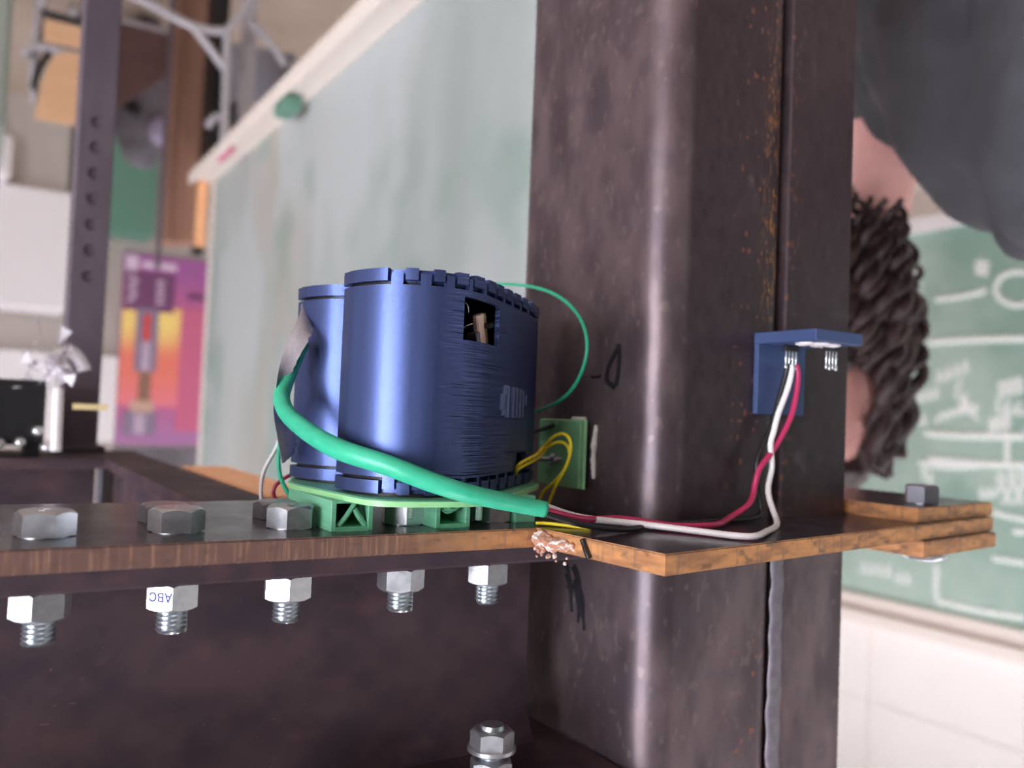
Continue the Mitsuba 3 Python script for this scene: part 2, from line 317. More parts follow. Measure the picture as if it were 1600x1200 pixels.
# ---------------------------------------------------------------- bolts and nuts
HEXC = .0105
def hexprism(rc, z0, z1, champ_top=True, champ_bot=False, kk=None):
    a = np.radians(np.arange(6) * 60)
    h = extr([(rc * math.cos(t), rc * math.sin(t)) for t in a], z0, z1)
    af = rc * math.cos(math.pi / 6); H = z1 - z0; pr = []
    rb = af * .93 if champ_bot else rc * 1.05; rt = af * .93 if champ_top else rc * 1.05
    k = kk or (rc * 1.05 - af * .93) * .68
    pr = [(0, z0), (rb, z0)] + ([(rc * 1.05, z0 + k)] if champ_bot else []) + ([(rc * 1.05, z1 - k)] if champ_top else []) + [(rt, z1), (0, z1)]
    lat = m3.CrossSection([A(pr, np.float32)]) if False else None
    n = 48; V = []; rings = pr[1:-1]
    an = np.arange(n) * 2 * math.pi / n
    cone = hull([(r * math.cos(t), r * math.sin(t), z) for r, z in rings for t in an])
    return mesh_of(man(h) ^ cone)
def threads(r, z_top, z_bot, pitch):
    n = int((z_top - z_bot) / pitch); pr = [(0, z_bot), (r * .82, z_bot), ]
    z = z_bot + .0003
    for i in range(n):
        pr += [(r * .86, z), (r, z + pitch * .5)]; z += pitch
    pr += [(r * .9, z_top), (0, z_top)]
    t = lathe(pr, 30)
    # turn the rings into one helix
    ang = np.arctan2(t.vertices[:, 1], t.vertices[:, 0]) / (2 * math.pi)
    m_ = (t.vertices[:, 2] > z_bot + 1e-6) & (t.vertices[:, 2] < z_top - 1e-6)
    t.vertices[m_, 2] += ang[m_] * pitch
    return t
head = mikit.ply(cat(hexprism(HEXC, .0005, .0094), lathe([(0, 0), (.0088, 0), (.0088, .0008), (0, .0008)], 36)), 'mat_zinc', smooth=22)
hmark = cat(box(-.0034, -.0014, -.0012, .0012, .0092, .00965, .0001), box(.0006, .0032, -.0012, .0012, .0092, .00965, .0001))   # worn raised marks, unreadable in the photograph
mark = mikit.ply(hmark, 'mat_zinc')
shank = mikit.ply(threads(.0059, 0., -.0386, .00175), 'mat_thread', smooth=25)
nutm = mikit.ply(hexprism(HEXC, -.0108, 0., True, True, .0016), 'mat_zinc', smooth=22)
def turn(x, y, a):  # a corner of the hexagon points a degrees to the right of the camera
    return math.degrees(math.atan2(-y, -x)) + a
def bolt(x, y, a, label, zt=0., headm=head, group='bolts along the plate', sh=shank, marks=True):
    k = put('hex_bolt', headm, None, at=loc(x, y, zt, turn(x, y, a)), label=label, cat='bolt', group=group)
    put(k + '__threaded_shank', sh, None, at=loc(x, y, zt, 17 * a))
    if marks: put(k + '__head_marking', mark, None, at=loc(x, y, zt, turn(x, y, a) + 140))
def nut(x, y, a, label, zt=ZF0, group='nuts under the beam flange'):
    return put('hex_nut', nutm, None, at=loc(x, y, zt, turn(x, y, a)), label=label, cat='nut', group=group)
X5 = [.0252, .0703, .1155, .1668, .2120]
order = ['leftmost', 'second', 'third', 'fourth', 'fifth']
where = ['front shiny hex bolt at the left end of the plate, leftmost in the picture', 'front shiny hex bolt second from the left on the plate', 'front shiny hex bolt touching the left foot of the green stand',
         'hex bolt between the left and middle feet of the green stand', 'hex bolt between the middle and right feet of the green stand']
nw = ['leftmost zinc nut under the beam flange', 'zinc nut under the flange printed with ABC', 'third zinc nut from the left under the beam flange', 'fourth zinc nut from the left under the beam flange', 'rightmost zinc nut under the flange, nearest the column']
for i in range(5):
    bolt(X5[i], .354, [17, 30, -8, 8, 0][i], where[i])
    nut(X5[i], .354, [-14, 0, 5, 25, 0][i], nw[i])
low_head = mikit.ply(hexprism(HEXC, .0002, .0078), 'mat_darkbolt', smooth=22); stub = mikit.ply(threads(.0058, .0005, -.0075, .00175), 'mat_thread', smooth=25)
bolt(.0712, .3835, 20, 'darker rear hex bolt peeping out behind the second front bolt', 0., low_head, 'rear bolts', stub, False)
bolt(.1190, .3850, 25, 'dark rear hex bolt behind the third front bolt, left of the green stand', 0., low_head, 'rear bolts', stub, False)
# printed lettering on the second nut
tx = meshkit.text_mesh('ABC', .0034, .00012, bold=True)
tx.apply_translation(-tx.bounds.mean(axis=0))
cx, cy = X5[1], .354; az = math.radians(turn(cx, cy, -30)); nrm = A([math.cos(az), math.sin(az), 0]); af = HEXC * math.cos(math.pi / 6)
tang = np.cross([0, 0, 1.], nrm)       # to the right as seen from outside
M = np.eye(4); M[:3, 0] = -tang; M[:3, 1] = [0, 0, -1]; M[:3, 2] = nrm; M[:3, 3] = A([cx, cy, ZF0 - .0050]) + nrm * (af + .00005) + tang * .0004
tx.apply_transform(M)
put('hex_nut_001__lettering', tx, 'mat_ink', False, 'blue letters ABC printed upside down')
# bolts of the lower flange: shank pointing up, nut on the flange
lowsh = mikit.ply(threads(.0059, .0275, -.012, .00175), 'mat_thread', smooth=25)
nutup = mikit.ply(cat(hexprism(HEXC, 0., .0098, True, True), lathe([(0, -.0002), (.0116, -.0002), (.0116, .0016), (0, .0016)], 36)), 'mat_zinc', smooth=22)
for x, l in ((.2180, 'nut on the lower flange near the column, bolt end pointing up'), (.1245, 'nut on the lower flange cut off by the bottom edge of the picture')):
    dz = .0 if x > .2 else -.0062
    put('hex_nut', nutup, None, at=loc(x, .354, -.124 + .0158 + dz, turn(x, .354, 30)), label=l, cat='nut')
    put('hex_nut', nutup, None, at=loc(x, .354, -.124 + .0020 + dz * .3, turn(x, .354, 10)), label='hidden second nut locked beneath the one ' + ('near the column' if x > .2 else 'at the bottom edge'), cat='nut')
    k = put('hex_bolt', lowsh, None, at=loc(x, .354, -.124 + dz), label='threaded bolt end standing up from the lower flange ' + ('near the column' if x > .2 else 'at the bottom edge of the picture'), cat='bolt')
# bolt through the splice plates
bolt(.4745, .3020, 8, 'small dark hex bolt on the upper splice plate at far right', .0085, mikit.ply(cat(hexprism(.0098, .0005, .0108), lathe([(0, 0), (.008, 0), (.008, .0008), (0, .0008)], 30)), 'mat_darkbolt', smooth=22), 'bolts of the splice', mikit.ply(threads(.0055, 0, -.026, .00175), 'mat_thread', smooth=25), False)
put('washer', mikit.ply(lathe([(0, 0), (.0130, 0), (.0130, -.0026), (.0115, -.0046), (.0075, -.0060), (.003, -.0066), (0, -.0067)], 40), 'mat_zinc', smooth=35), None, at=loc(.4725, .2985, -.0178), label='bright round washer head under the lower splice plate at far right', cat='washer')

# ---------------------------------------------------------------- green printed stand
rim = [(.1304, .406), (.1268, .384), (.1303, .350), (.1338, .3195), (.1385, .3125), (.1476, .3085), (.158, .3062), (.170, .3052), (.181, .3068), (.19, .3130), (.2505, .372), (.2585, .386), (.262, .43), (.260, .468), (.25, .475), (.15, .437), (.137, .424)]
rimp = sg.Polygon(spline(rim + [rim[0]], 140)[:-1])
stand = put('printed_stand', cat(extr(rimp, .0125, .0147)), 'mat_mint_rim', 40, 'mint green 3D printed stand carrying the blue housings on the plate', 'stand')
put('printed_stand__deck', extr(rimp.buffer(-.0012), .0145, .0151), 'mat_mint', 40)
def foot(x0, x1, y0, y1, xs=0.):
    z1 = .0126; t = .0022
    parts = [box(x0, x0 + t, y0, y1, 0, z1, .0002), box(x1 - t, x1, y0, y1, 0, z1, .0002), box(x0 + t, x1 - t, y0, y1, 0, .0018), box(x0 + t, x1 - t, y0, y1, z1 - .0012, z1), box(x0 + t, x1 - t, y1 - .002, y1, .0018, z1 - .0012)]
    return cat(*parts)
f1 = put(stand + '__foot', foot(.1262, .1445, .3360, .392), 'mat_mint', 20)
xm = .1357
put(f1 + '__strut', cat(tube([(.1300, .3378, .0020), (.1335, .338, .0062), (.1372, .338, .0118)], .0011, 16, 8), tube([(.1418, .3378, .0020), (.1395, .338, .0050), (.1368, .338, .0090)], .0012, 16, 8)), 'mat_mint', 40)
f2 = put(stand + '__foot', foot(.1730, .1900, .3345, .392), 'mat_mint', 20)
put(f2 + '__strut', cat(*[tube([(.1748 + .0012 * i, .3368, .0112), (.179 + .001 * i, .336 - .0006 * (i % 3), .0065 + .0006 * i), (.186 + .0003 * i, .3368, .0105)], .00055, 12, 6) for i in range(6)]), 'mat_mint', 40)
f3 = put(stand + '__foot', cat(box(.2188, .2300, .3425, .40, 0, .0126, .0003)), 'mat_mint', 20)
for x, y, zb, l in ((.1590, .3320, .0055, 'small screw end beside the bolt between left and middle feet'), (.1925, .3320, .0040, 'small screw end beside the middle foot of the stand')):
    put('machine_screw', threads(.0015, .0165, zb, .0006), 'mat_thread', 25, l, 'screw') if False else None
scr = mikit.ply(threads(.0016, .0150, .0052, .00065), 'mat_thread', smooth=25)
scr2 = mikit.ply(threads(.0016, .0150, .0035, .00065), 'mat_thread', smooth=25)
put('machine_screw', scr, None, at=loc(.1585, .3300, 0), label='small screw end hanging from the stand beside the left gap bolt', cat='screw')
put('machine_screw', scr2, None, at=loc(.1918, .3300, 0), label='small screw end hanging from the stand beside its middle foot', cat='screw')

# ---------------------------------------------------------------- blue housings
OUT = A([(.1385, .358), (.1358, .3535), (.1355, .3455), (.1375, .3365), (.1425, .3258), (.1525, .3178), (.1632, .3142), (.1740, .3148), (.1845, .3192), (.1955, .3272), (.2050, .3352), (.2523, .3796), (.2595, .3885), (.2605, .3965), (.256, .400)]) + A([-.0014, .0009])
from scipy.interpolate import PchipInterpolator
chd = np.r_[0, np.cumsum(np.linalg.norm(np.diff(OUT, axis=0), axis=1))]
_pp = PchipInterpolator(chd, OUT)(np.linspace(0, chd[-1], 900))
_arc = np.r_[0, np.cumsum(np.linalg.norm(np.diff(_pp, axis=0), axis=1))]
SN = np.linspace(0, _arc[-1], 260)
def front(s): return np.c_[np.interp(s, _arc, _pp[:, 0]), np.interp(s, _arc, _pp[:, 1])]
full = sg.Polygon(front(SN))
def sector(a, b, out=0., dep=.0026):
    s = np.linspace(a, b, max(3, int((b - a) / .0008))); p = front(s); q = front(s + 1e-4) - front(s - 1e-4); q /= np.linalg.norm(q, axis=1, keepdims=True)
    nrm = np.c_[q[:, 1], -q[:, 0]]
    return sg.Polygon(np.vstack([p + nrm * out, (p - nrm * dep)[::-1]])).buffer(0)
CAPT = [(.0432, .0484), (.0547, .0594), (.0653, .0708), (.0749, .0821), (.0865, .0952), (.0977, .1061), (.1112, .1195), (.1248, .1339), (.1388, .148), (.1554, .1641)]
Z0, Z1 = .0163, .1085
def housing(dx, dy, label, wnd):
    sh = lambda m: (m.apply_translation([dx, dy, 0]), m)[1]
    body = man(extr(full, Z0 + .0068, Z1 - .0068)) - man(extr(full.buffer(-.0022), Z0 + .003, Z1 - .003))
    gaps = [.0371] + [b + .0009 for a, b in CAPT[:-1]]
    ends = [a - .0010 for a, b in CAPT]
    for a, b in zip(gaps, ends):   # the body's teeth
        if not wnd and a < .08: continue
        body += man(extr(sector(a, b), Z1 - .0072, Z1 - .0020)) + man(extr(sector(a, b), Z0 + .0020, Z0 + .0072))
    if wnd:
        body -= man(extr(sector(.0694, .1025, .004, .006), .0808, .0990))
        body -= man(extr(sector(.1385, .1580, .004, .006), .0190, .0320))
    k = put('blue_housing', sh(mesh_of(body)), 'mat_blue', 28, label, 'housing')
    for nm, sgn in (('upper_cap', 1), ('lower_cap', -1)):
        zt = Z1 if sgn > 0 else Z0
        zz_ = lambda a, b: (zt - b, zt - a) if sgn > 0 else (zt + a, zt + b)
        m = man(extr(full.buffer(-.0024), *zz_(.0004, .0052)))
        m += man(extr(sector(.0005, .0356 if wnd else .075, .0003), *zz_(0, .0053)))
        m += man(extr(sector(.034, .178, -.0030, .006), *zz_(.0006, .0056)))
        for a, b in CAPT: m += man(extr(sector(a, b, .0006), *zz_(0., .0049)))
        m += man(extr(sector(.168, SN[-1] - .0005, .0003), *zz_(0, .0054)))
        put(k + '__' + nm, sh(mesh_of(m)), 'mat_blue', 28, 'toothed cap ring at the ' + ('top' if sgn > 0 else 'bottom'))
    for za in (Z1 - .0072, Z0 + .0046): put(k + '__seam', sh(extr(full.buffer(-.0030), za, za + .0026)), 'mat_black', False, 'dark seam')
    put(k + '__shadow_gap_pad', sh(extr(full.buffer(-.003), .0149, Z0 + .0003)), 'mat_black', False, 'black pad standing in for the shadow gap between housing and stand')  # black disc fills the dark shadow gap below the housing
    return k
h1 = housing(0, 0, 'front navy blue printed housing with a square opening and toothed rims', True)
h2 = housing(.0005, .0635, 'rear navy blue printed housing, half hidden behind the front one, taped cable at its side', False)
# emblem embossed on the flat side: bow on the left, bars on the right
def emblem():
    out = []
    base = _arc[-1] * 0 + .1005
    def bar(s0, s1, z0, z1, o=.0011): out.append(extr(sector(.1068 + (s0 - .1005) * 1.45, .1068 + (s0 - .1005) * 1.45 + (s1 - s0) * .95, o, .0005), z0, z1))
    for k_, (i0, i1) in enumerate([(.0, .0012), (.0020, .0030)]):
        for z0, z1, off in [(.0500, .0530, .0022), (.0525, .0600, .0006), (.0595, .0630, .0022)]:
            bar(base + i0 + off, base + i1 + off + .0008, z0, z1)
    bar(base + .003, base + .0085, .0627, .0640); bar(base + .0065, base + .0098, .0490, .0638)
    bar(base + .0125, base + .0150, .0490, .0636); bar(base + .0168, base + .0190, .0490, .0636); bar(base + .0208, base + .0230, .0492, .0634); bar(base + .0250, base + .0272, .0494, .0628)
    bar(base + .0285, base + .0315, .0555, .0605)
    return cat(*out)
put(h1 + '__emblem', emblem(), 'mat_blue_emblem_lit', 20, 'embossed emblem of a bow and upright bars')
# electronics seen through the opening
e = box(-.0034, .0034, -.0012, .0015, -.0078, .0078, .0006)
rot = trimesh.transformations.rotation_matrix(math.radians(17), [.55, -.83, 0]) @ trimesh.transformations.rotation_matrix(math.radians(34), [0, 0, 1]); e.apply_transform(rot); e.apply_translation([.1912, .3352, .0872])
c1 = put('connector_block', e, 'mat_pinkish', 20, 'pinkish connector seen inside the opening of the front housing', 'connector')
e2 = box(-.0018, .0026, -.0008, .0020, -.0092, .0088, .0004); e2.apply_transform(rot); e2.apply_translation([.1953, .3384, .0870])
put(c1 + '__backing', e2, 'mat_cream', 20, 'cream coloured strip')
e3 = box(-.0005, .0075, -.0035, .001, -.0012, .0012, .0003); e3.apply_transform(rot); e3.apply_translation([.1938, .3360, .0898])
put(c1 + '__clip', e3, 'mat_black', 20, 'black clip')
e4 = box(-.002, .002, -.004, .001, -.003, .002, .0003); e4.apply_transform(rot); e4.apply_translation([.1866, .3350, .0842])
put(c1 + '__socket', e4, 'mat_darkbolt', 20, 'dark socket')
put('jumper_wire', cat(tube([(.1745, .3200, .0858), (.1795, .3260, .0880), (.1835, .3280, .0893)], .0003, 12, 6), tube([(.1765, .3230, .0975), (.1790, .3250, .0965), (.1802, .3262, .0938)], .00025, 12, 6)), 'mat_silver', 40, 'thin bare silver wires inside the opening of the front housing', 'wire')

# ---------------------------------------------------------------- cables
cp = [(.1312, .3993, .0804), (.1268, .3966, .0703), (.1227, .3937, .0610), (.1194, .3877, .0544), (.1187, .3779, .0478), (.1210, .3637, .0418), (.1275, .3340, .0336), (.1391, .3152, .0290), (.1517, .3063, .0239), (.1656, .3014, .0194), (.1845, .3015, .0153), (.2072, .3017, .0111)]
jk = put('signal_cable', tube(cp, np.interp(np.linspace(0, 1, 140), [0, .3, .5, 1], [.0036, .0038, .0043, .0035]), 140, 22), 'mat_jacket', True, 'thick sea green cable sweeping across the blue housings, cut end at right', 'cable')
put(jk + '__wire', tube([(.1960, .3016, .0138), (.2072, .3028, .0126), (.2300, .3090, .0066), (.2562, .3080, .0034), (.2700, .2940, .0024), (.2785, .2760, .0021), (.2870, .2620, .0021), (.3051, .2692, .0022), (.3280, .2840, .0014), (.3440, .2960, .0026), (.3500, .3040, .0075), (.3552, .3120, .0180), (.3587, .3130, .0284), (.3572, .3130, .0402), (.3589, .3130, .0459), (.3620, .3130, .0555), (.3679, .3130, .0676), (.3717, .3130, .0790), (.3717, .3135, .0835)], .00150, 160, 12), 'mat_white_wire', True, 'white wire running from the cable end up to the bracket pins')
put(jk + '__wire', tube([(.2000, .3012, .0116), (.2072, .3014, .0108), (.2300, .3060, .0060), (.2550, .3150, .0044), (.2672, .3103, .0034), (.2781, .3004, .0022), (.2925, .2945, .0024), (.3080, .2990, .0024), (.3266, .3090, .0043), (.3369, .3090, .0092), (.3457, .3130, .0158), (.3486, .3130, .0261), (.3555, .3130, .0335), (.3635, .3125, .0430), (.3705, .3120, .0541), (.3742, .3124, .0628), (.3770, .3130, .0765), (.3756, .3135, .0835)], .00150, 160, 12), 'mat_crimson', True, 'crimson wire running from the cable end up to the bracket pins')
put(jk + '__wire', tube([(.1960, .3010, .0122), (.2072, .3006, .0094), (.2250, .2990, .0046), (.2480, .2985, .0018), (.2700, .3060, .0016), (.3000, .3110, .0016), (.3280, .3130, .0016), (.3480, .3140, .0022), (.3537, .3150, .0052), (.3529, .3165, .0158), (.3510, .3165, .0282), (.3544, .3165, .0383), (.3613, .3165, .0503), (.3666, .3160, .0659), (.3695, .3145, .0790), (.3691, .3138, .0835)], .00135, 160, 12), 'mat_black', True, 'black wire running from the cable end up to the bracket pins')
# grey tape holding the cable against the rear housing
TL = [(.1340, .4109, .1002), (.1302, .4030, .0924), (.1230, .3938, .0813), (.1188, .3911, .0685), (.1168, .3891, .0583), (.1180, .3948, .0484), (.1204, .3972, .039), (.1237, .4003, .0291), (.1259, .4027, .0232)]
TR = [(.1348, .4104, .1000), (.1359, .3996, .0884), (.1313, .3898, .0817), (.1268, .3894, .0718), (.1231, .3947, .0593), (.1266, .4024, .0486), (.1316, .4045, .0372), (.1327, .4065, .0294), (.1293, .4041, .0253)]
def sheet(L_, R_, nl=60, nc=9, th=.00035, jag=.0006):
    l, r = spline(L_, nl), spline(R_, nl)
    jr = A([random.uniform(-1, 1) for _ in range(nl)]) * jag
    d = r - l; d /= np.linalg.norm(d, axis=1, keepdims=True); r = r + d * jr[:, None]
    g = l[:, None] + (r - l)[:, None] * np.linspace(0, 1, nc)[None, :, None]
    e1 = np.gradient(g, axis=0); e2 = np.gradient(g, axis=1); nn = np.cross(e1, e2); nn /= np.linalg.norm(nn, axis=2, keepdims=True) + 1e-12
    g += nn * (.0012 * np.sin(np.linspace(0, 9, nl))[:, None, None] * np.sin(np.linspace(0, 3.1, nc))[None, :, None])
    V = np.vstack([(g + nn * th / 2).reshape(-1, 3), (g - nn * th / 2).reshape(-1, 3)]); F = []; N = nl * nc
    for i in range(nl - 1):
        for j in range(nc - 1):
            a = i * nc + j; F += [(a, a + nc, a + nc + 1), (a, a + nc + 1, a + 1), (N + a, N + a + nc + 1, N + a + nc), (N + a, N + a + 1, N + a + nc + 1)]
    edge = [i * nc for i in range(nl)] + [(nl - 1) * nc + j for j in range(1, nc)] + [i * nc + nc - 1 for i in range(nl - 2, -1, -1)] + [j for j in range(nc - 2, 0, -1)]
    for a, b in zip(edge, edge[1:] + edge[:1]): F += [(a, N + a, N + b), (a, N + b, b)]
    return trimesh.Trimesh(V, F, process=False)
put('duct_tape', sheet(TL, TR), 'mat_tape', 40, 'torn strip of grey tape over the green cable at the rear housing', 'tape')
# thin wires
put('thin_wire', tube([(.262, .470, .1302), (.27, .4492, .1298), (.27, .4087, .1232), (.27, .38, .1125), (.27, .3635, .0982), (.27, .36, .0853), (.27, .3658, .0714), (.27, .3796, .0606), (.27, .4051, .0529), (.268, .43, .048)], .00095, 90, 10), 'mat_thin_green', True, 'thin green wire looping in the air in front of the column', 'wire')
put('thin_wire', tube([(.1303, .4203, .0438), (.1313, .4263, .0277), (.1322, .4262, .0166), (.1362, .4241, .0072), (.1409, .4215, .0006)], .0011, 50, 10), 'mat_thin_green', True, 'thin green wire hanging from the tape behind the stand', 'wire')
put('thin_wire', tube([(.1318, .4255, .0395), (.1291, .4302, .0252), (.1264, .4346, .0159), (.1267, .4372, .0045), (.1276, .437, .0008)], .0010, 50, 10), 'mat_white_wire', True, 'thin white wire hanging at the left of the stand', 'wire')
put('thin_wire', tube([(.1443, .4304, .0179), (.1383, .4319, .0148), (.1325, .4334, .0096), (.1322, .4338, .0047), (.1363, .4315, .0008)], .0010, 50, 10), 'mat_crimson_dark', True, 'thin dark red wire bending behind the stand', 'wire')
yw = [(.2300, .3610, .0222), (.2268, .3530, .0268), (.2420, .3640, .0300), (.258, .3790, .0340), (.259, .372, .0395), (.258, .3586, .0412), (.258, .3544, .0359), (.258, .3582, .025), (.258, .3665, .0145), (.258, .3718, .0057), (.258, .375, .0008)]
put('yellow_wire', tube(yw, .00085, 80, 10), 'mat_yellow', True, 'outer yellow wire arching from the slot of the front housing', 'wire')
yw2 = [(.2302, .3615, .0205), (.2270, .3535, .0246), (.2425, .3650, .0276), (.2585, .3800, .0312), (.2600, .3735, .0360), (.2608, .3640, .0368), (.2610, .3595, .0325), (.2605, .3630, .0230), (.2595, .3740, .0140), (.2580, .3790, .0090), (.258, .3808, .0010)]
put('yellow_wire', tube(yw2, .00085, 80, 10), 'mat_yellow', True, 'inner yellow wire arching from the slot of the front housing', 'wire')
put('yellow_wire', tube([(.222, .330, .0012), (.2270, .3265, .0014), (.2330, .3200, .0010), (.2400, .3120, .0008)], .0008, 30, 10), 'mat_yellow', True, 'short yellow wire lying on the plate under the cable end', 'wire')
put('red_wire', tube([(.2700, .4150, .0650), (.2695, .4075, .0620), (.2690, .4062, .0560), (.2690, .409, .0520)], .0010, 24, 10), 'mat_crimson', True, 'short crimson wire at the right edge of the front housing', 'wire')

# ---------------------------------------------------------------- green block on the column with its screw
gb = put('mounting_block', box(.2805, .2832, .3772, .4175, .0118, .0490, .0004), 'mat_mint_block', 20, 'square green printed block glued on the column behind the yellow wires', 'block')
put(gb + '__edge_face', box(.2831, .2846, .3762, .4178, .0116, .0492, .0003), 'mat_mint_rim', 20, 'paler layer at the back')
pz = []
for i in range(22):
    s_ = trimesh.creation.icosphere(2, radius=.0011 + .0009 * math.sin(i * .15) * random.random()); s_.apply_scale([1.2, .8, 1.5]); s_.apply_translation([.2876, .3728 + .0010 * math.sin(i * .14 + .3) + .0003 * math.sin(i * 2.1), .0190 + .00125 * i]); pz.append(s_)
for i in range(8):
    s_ = trimesh.creation.icosphere(2, radius=.0012); s_.apply_translation([.2872, .383 + .0014 * i, .0497]); pz.append(s_)
put(gb + '__glue', cat(*pz), 'mat_paste', True, 'whitish glue along the edge')
put(gb + '__backing', box(.2845, .2880, .3785, .416, .0135, .0475), 'mat_black', 20, 'dark gap pad against the column')
ms = put('mounting_screw', tube([(.2825, .3925, .0266), (.2720, .4080, .0262), (.2660, .4170, .0260)], .0014, 10, 12, False), 'mat_zinc', 30, 'short screw with nut sticking out of the green block', 'screw')
hx = hexprism(.0034, -.0016, .0016, True, True); hx.apply_transform(trimesh.geometry.align_vectors([0, 0, 1], [-.55, .83, -.02])); hx.apply_translation([.2785, .3985, .0265])
put(ms + '__nut', hx, 'mat_zinc', 22)
ct = box(-.0006, .0006, -.0105, .0105, -.0011, .0011, .0003); ct.apply_transform(trimesh.transformations.rotation_matrix(-.23, [1, 0, 0])); ct.apply_translation([.2790, .4105, .0432])
put('cable_tie', ct, 'mat_black', 20, 'black cable tie end at the top left of the green block', 'cable tie')

# ---------------------------------------------------------------- blue bracket with pin headers
bk = put('sensor_bracket', box(.3554, .3925, .2846, .3250, .0937, .0998, .0004), 'mat_blue_bracket', 20, 'blue L-shaped printed bracket on the column with pin headers underneath', 'bracket')
put(bk + '__upright', box(.3556, .3935, .3218, .3248, .0562, .0940, .0003), 'mat_blue_bracket', 20, 'upright leg against the column')
gl = []
for i in range(9):
    s_ = trimesh.creation.icosphere(2, radius=.0035); s_.apply_scale([1, 1.2, .35]); s_.apply_translation([.362 + .0026 * i, .296 + .004 * math.sin(i * 1.7), .0934]); gl.append(s_)
put(bk + '__glue', cat(*gl), 'mat_white_wire', True, 'whitish glue under the bracket')
pinm = lathe([(0, -.0105), (.00075, -.0103), (.00095, -.0094), (.0008, -.0085), (.0005, -.0062), (.00085, -.0048), (.0005, -.003), (.0004, 0), (0, 0)], 10)
pind = mikit.ply(pinm, 'mat_silver', smooth=True)
for (x, y, l) in ((.3717, .3135, 'left black pin header with bright pins, wires soldered on'), (.3822, .2960, 'right black pin header with bright bare pins')):
    k = put('pin_header', box(x - .0055, x + .0055, y - .0014, y + .0014, .0905, .0934, .0002), 'mat_black', 20, l, 'pin header')
    for i in range(4): put(k + '__pin', pind, None, at=T().translate([x - .0039 + .0026 * i, y, .0907]).scale([1, 1, .93 + .06 * (i % 2)]))

# ---------------------------------------------------------------- rear parts of the frame
sb = put('cross_beam', box(.099, .140, .462, .93, -.0085, 0., .0008), 'mat_beam', 25, 'brown steel cross beam receding from the plate to the rear post', 'beam')
put(sb + '__web', box(.116, .123, .46, .93, -.15, -.0084), 'mat_beam', 25)
fb = put('rear_beam', box(-.9, .115, .80, .93, -.0085, 0.0, .0008), 'mat_beam', 25, 'dark rear steel beam at the left carrying the black box', 'beam')
put(fb + '__web', box(-.9, .099, .862, .870, -.15, -.0084), 'mat_beam', 25)
put(fb + '__lower_flange', box(-.9, .115, .80, .93, -.158, -.15), 'mat_beam', 25)
put('hex_bolt', threads(.0036, .0, -.038, .00125), 'mat_darkbolt', 25, 'blurred bolt end hanging from the rear beam behind the front bolts', 'bolt', at=loc(.1010, .835, -.0085))
pm = man(box(.0715, .1035, .90, .932, 0, FZ, .0012))
for i in range(7):
    for sgn in (0,):
        c_ = m3.Manifold.cylinder(.012, .0055, .0055, 24).rotate([90, 0, 0]).translate([.0875, .9026, .165 + .0245 * i]); pm -= c_
post = put('rear_post', mesh_of(pm), 'mat_dark_post', 25, 'dark grey square steel post with a row of holes, out of focus at left', 'post')
put(post + '__foot_plate', box(.066, .109, .885, .945, 0.0002, .006, .0006), 'mat_dark_post', 20)
dv = put('control_box', box(-.10, .053, .81, .88, .010, .0635, .002), 'mat_black', 20, 'black box with small metal knobs on the rear beam at far left', 'box')
for x, z in ((.0215, .0115), (.036, .0125), (.048, .022), (.055, .0085)):
    s_ = trimesh.creation.icosphere(2, radius=.0042); s_.apply_translation([x, .806, z]); put(dv + '__knob', s_, 'mat_silver', True)
for x in (.0, .045): put(dv + '__stand_off', box(x - .006, x + .006, .82, .86, 0, .0105), 'mat_black', 20)
put('white_tube', tube([(.0605, .80, .058), (.0610, .80, .030), (.0615, .80, .006)], .0042, 12, 14), 'mat_white_wire', True, 'short white tube standing beside the black box', 'tube')
fl = []
for i in range(46):
    c_ = A([.056 + random.gauss(0, .007), .80 + random.gauss(0, .010), .078 + random.gauss(0, .009)]); v = rng.normal(size=(3, 3)) * .008
    tri = A([c_, c_ + v[0], c_ + v[1]]); q = np.vstack([tri, tri + [.0004, .0004, .0004]]); fl.append(mesh_of(hull(q)))
put('plastic_film', cat(*fl), 'mat_film', False, 'crumpled clear plastic film above the black box', 'film', kind='stuff')
put('plastic_film', tube([(.066, .80, .089), (.073, .80, .084), (.079, .80, .073)], .0055, 12, 12), 'mat_film', True, 'rolled clear plastic tab in front of the rear post', 'film')
put('wooden_stick', box(.072, .098, .795, .80, .0410, .0455, .0004), 'mat_cream', 20, 'small beige stick crossing the foot of the rear post', 'stick')
put('batten', box(.148, .185, .50, .745, -.017, -.002, .001), 'mat_orange_wood', 20, 'peach orange wooden batten beside the cross beam', 'batten')

# ---------------------------------------------------------------- mobile chalkboard on the left
YA, YE = .95, 3.0
cb = put('mobile_chalkboard', box(.66, .675, YA, YE, -.50, .80), 'mat_dusty_board', 20, 'large dusty pale green chalkboard behind the housings', 'chalkboard')
put(cb + '__ledge', cat(box(.58, .675, YA, YE + .03, .80, .822, .003), box(.58, .592, YA, YE + .03, .785, .802, .002)), 'mat_ledge', 20, 'cream chalk ledge along the board')
put(cb + '__frame', cat(box(.655, .685, YA, YE + .02, -.53, -.50), box(.655, .685, YE, YE + .02, -.50, .80), box(.655, .685, YA - .02, YA, -.53, .80)), 'mat_ledge', 20, 'cream frame')
for y in (YA + .12, YE - .15):
    put(cb + '__leg', box(.69, .73, y - .02, y + .02, -.45, FZ), 'mat_grey_metal', 20)
put('chalk_eraser', box(.597, .640, 2.02, 2.12, .762, .7985, .006), 'mat_green_panel', 20, 'green cylinder-like eraser on the chalk ledge', 'eraser')
put('chalk_stick', tube([(.60, 2.55, .792), (.60, 2.68, .792)], .012, 4, 12, False), 'mat_pink_side', 30, 'pink chalk on the cream ledge', 'chalk')

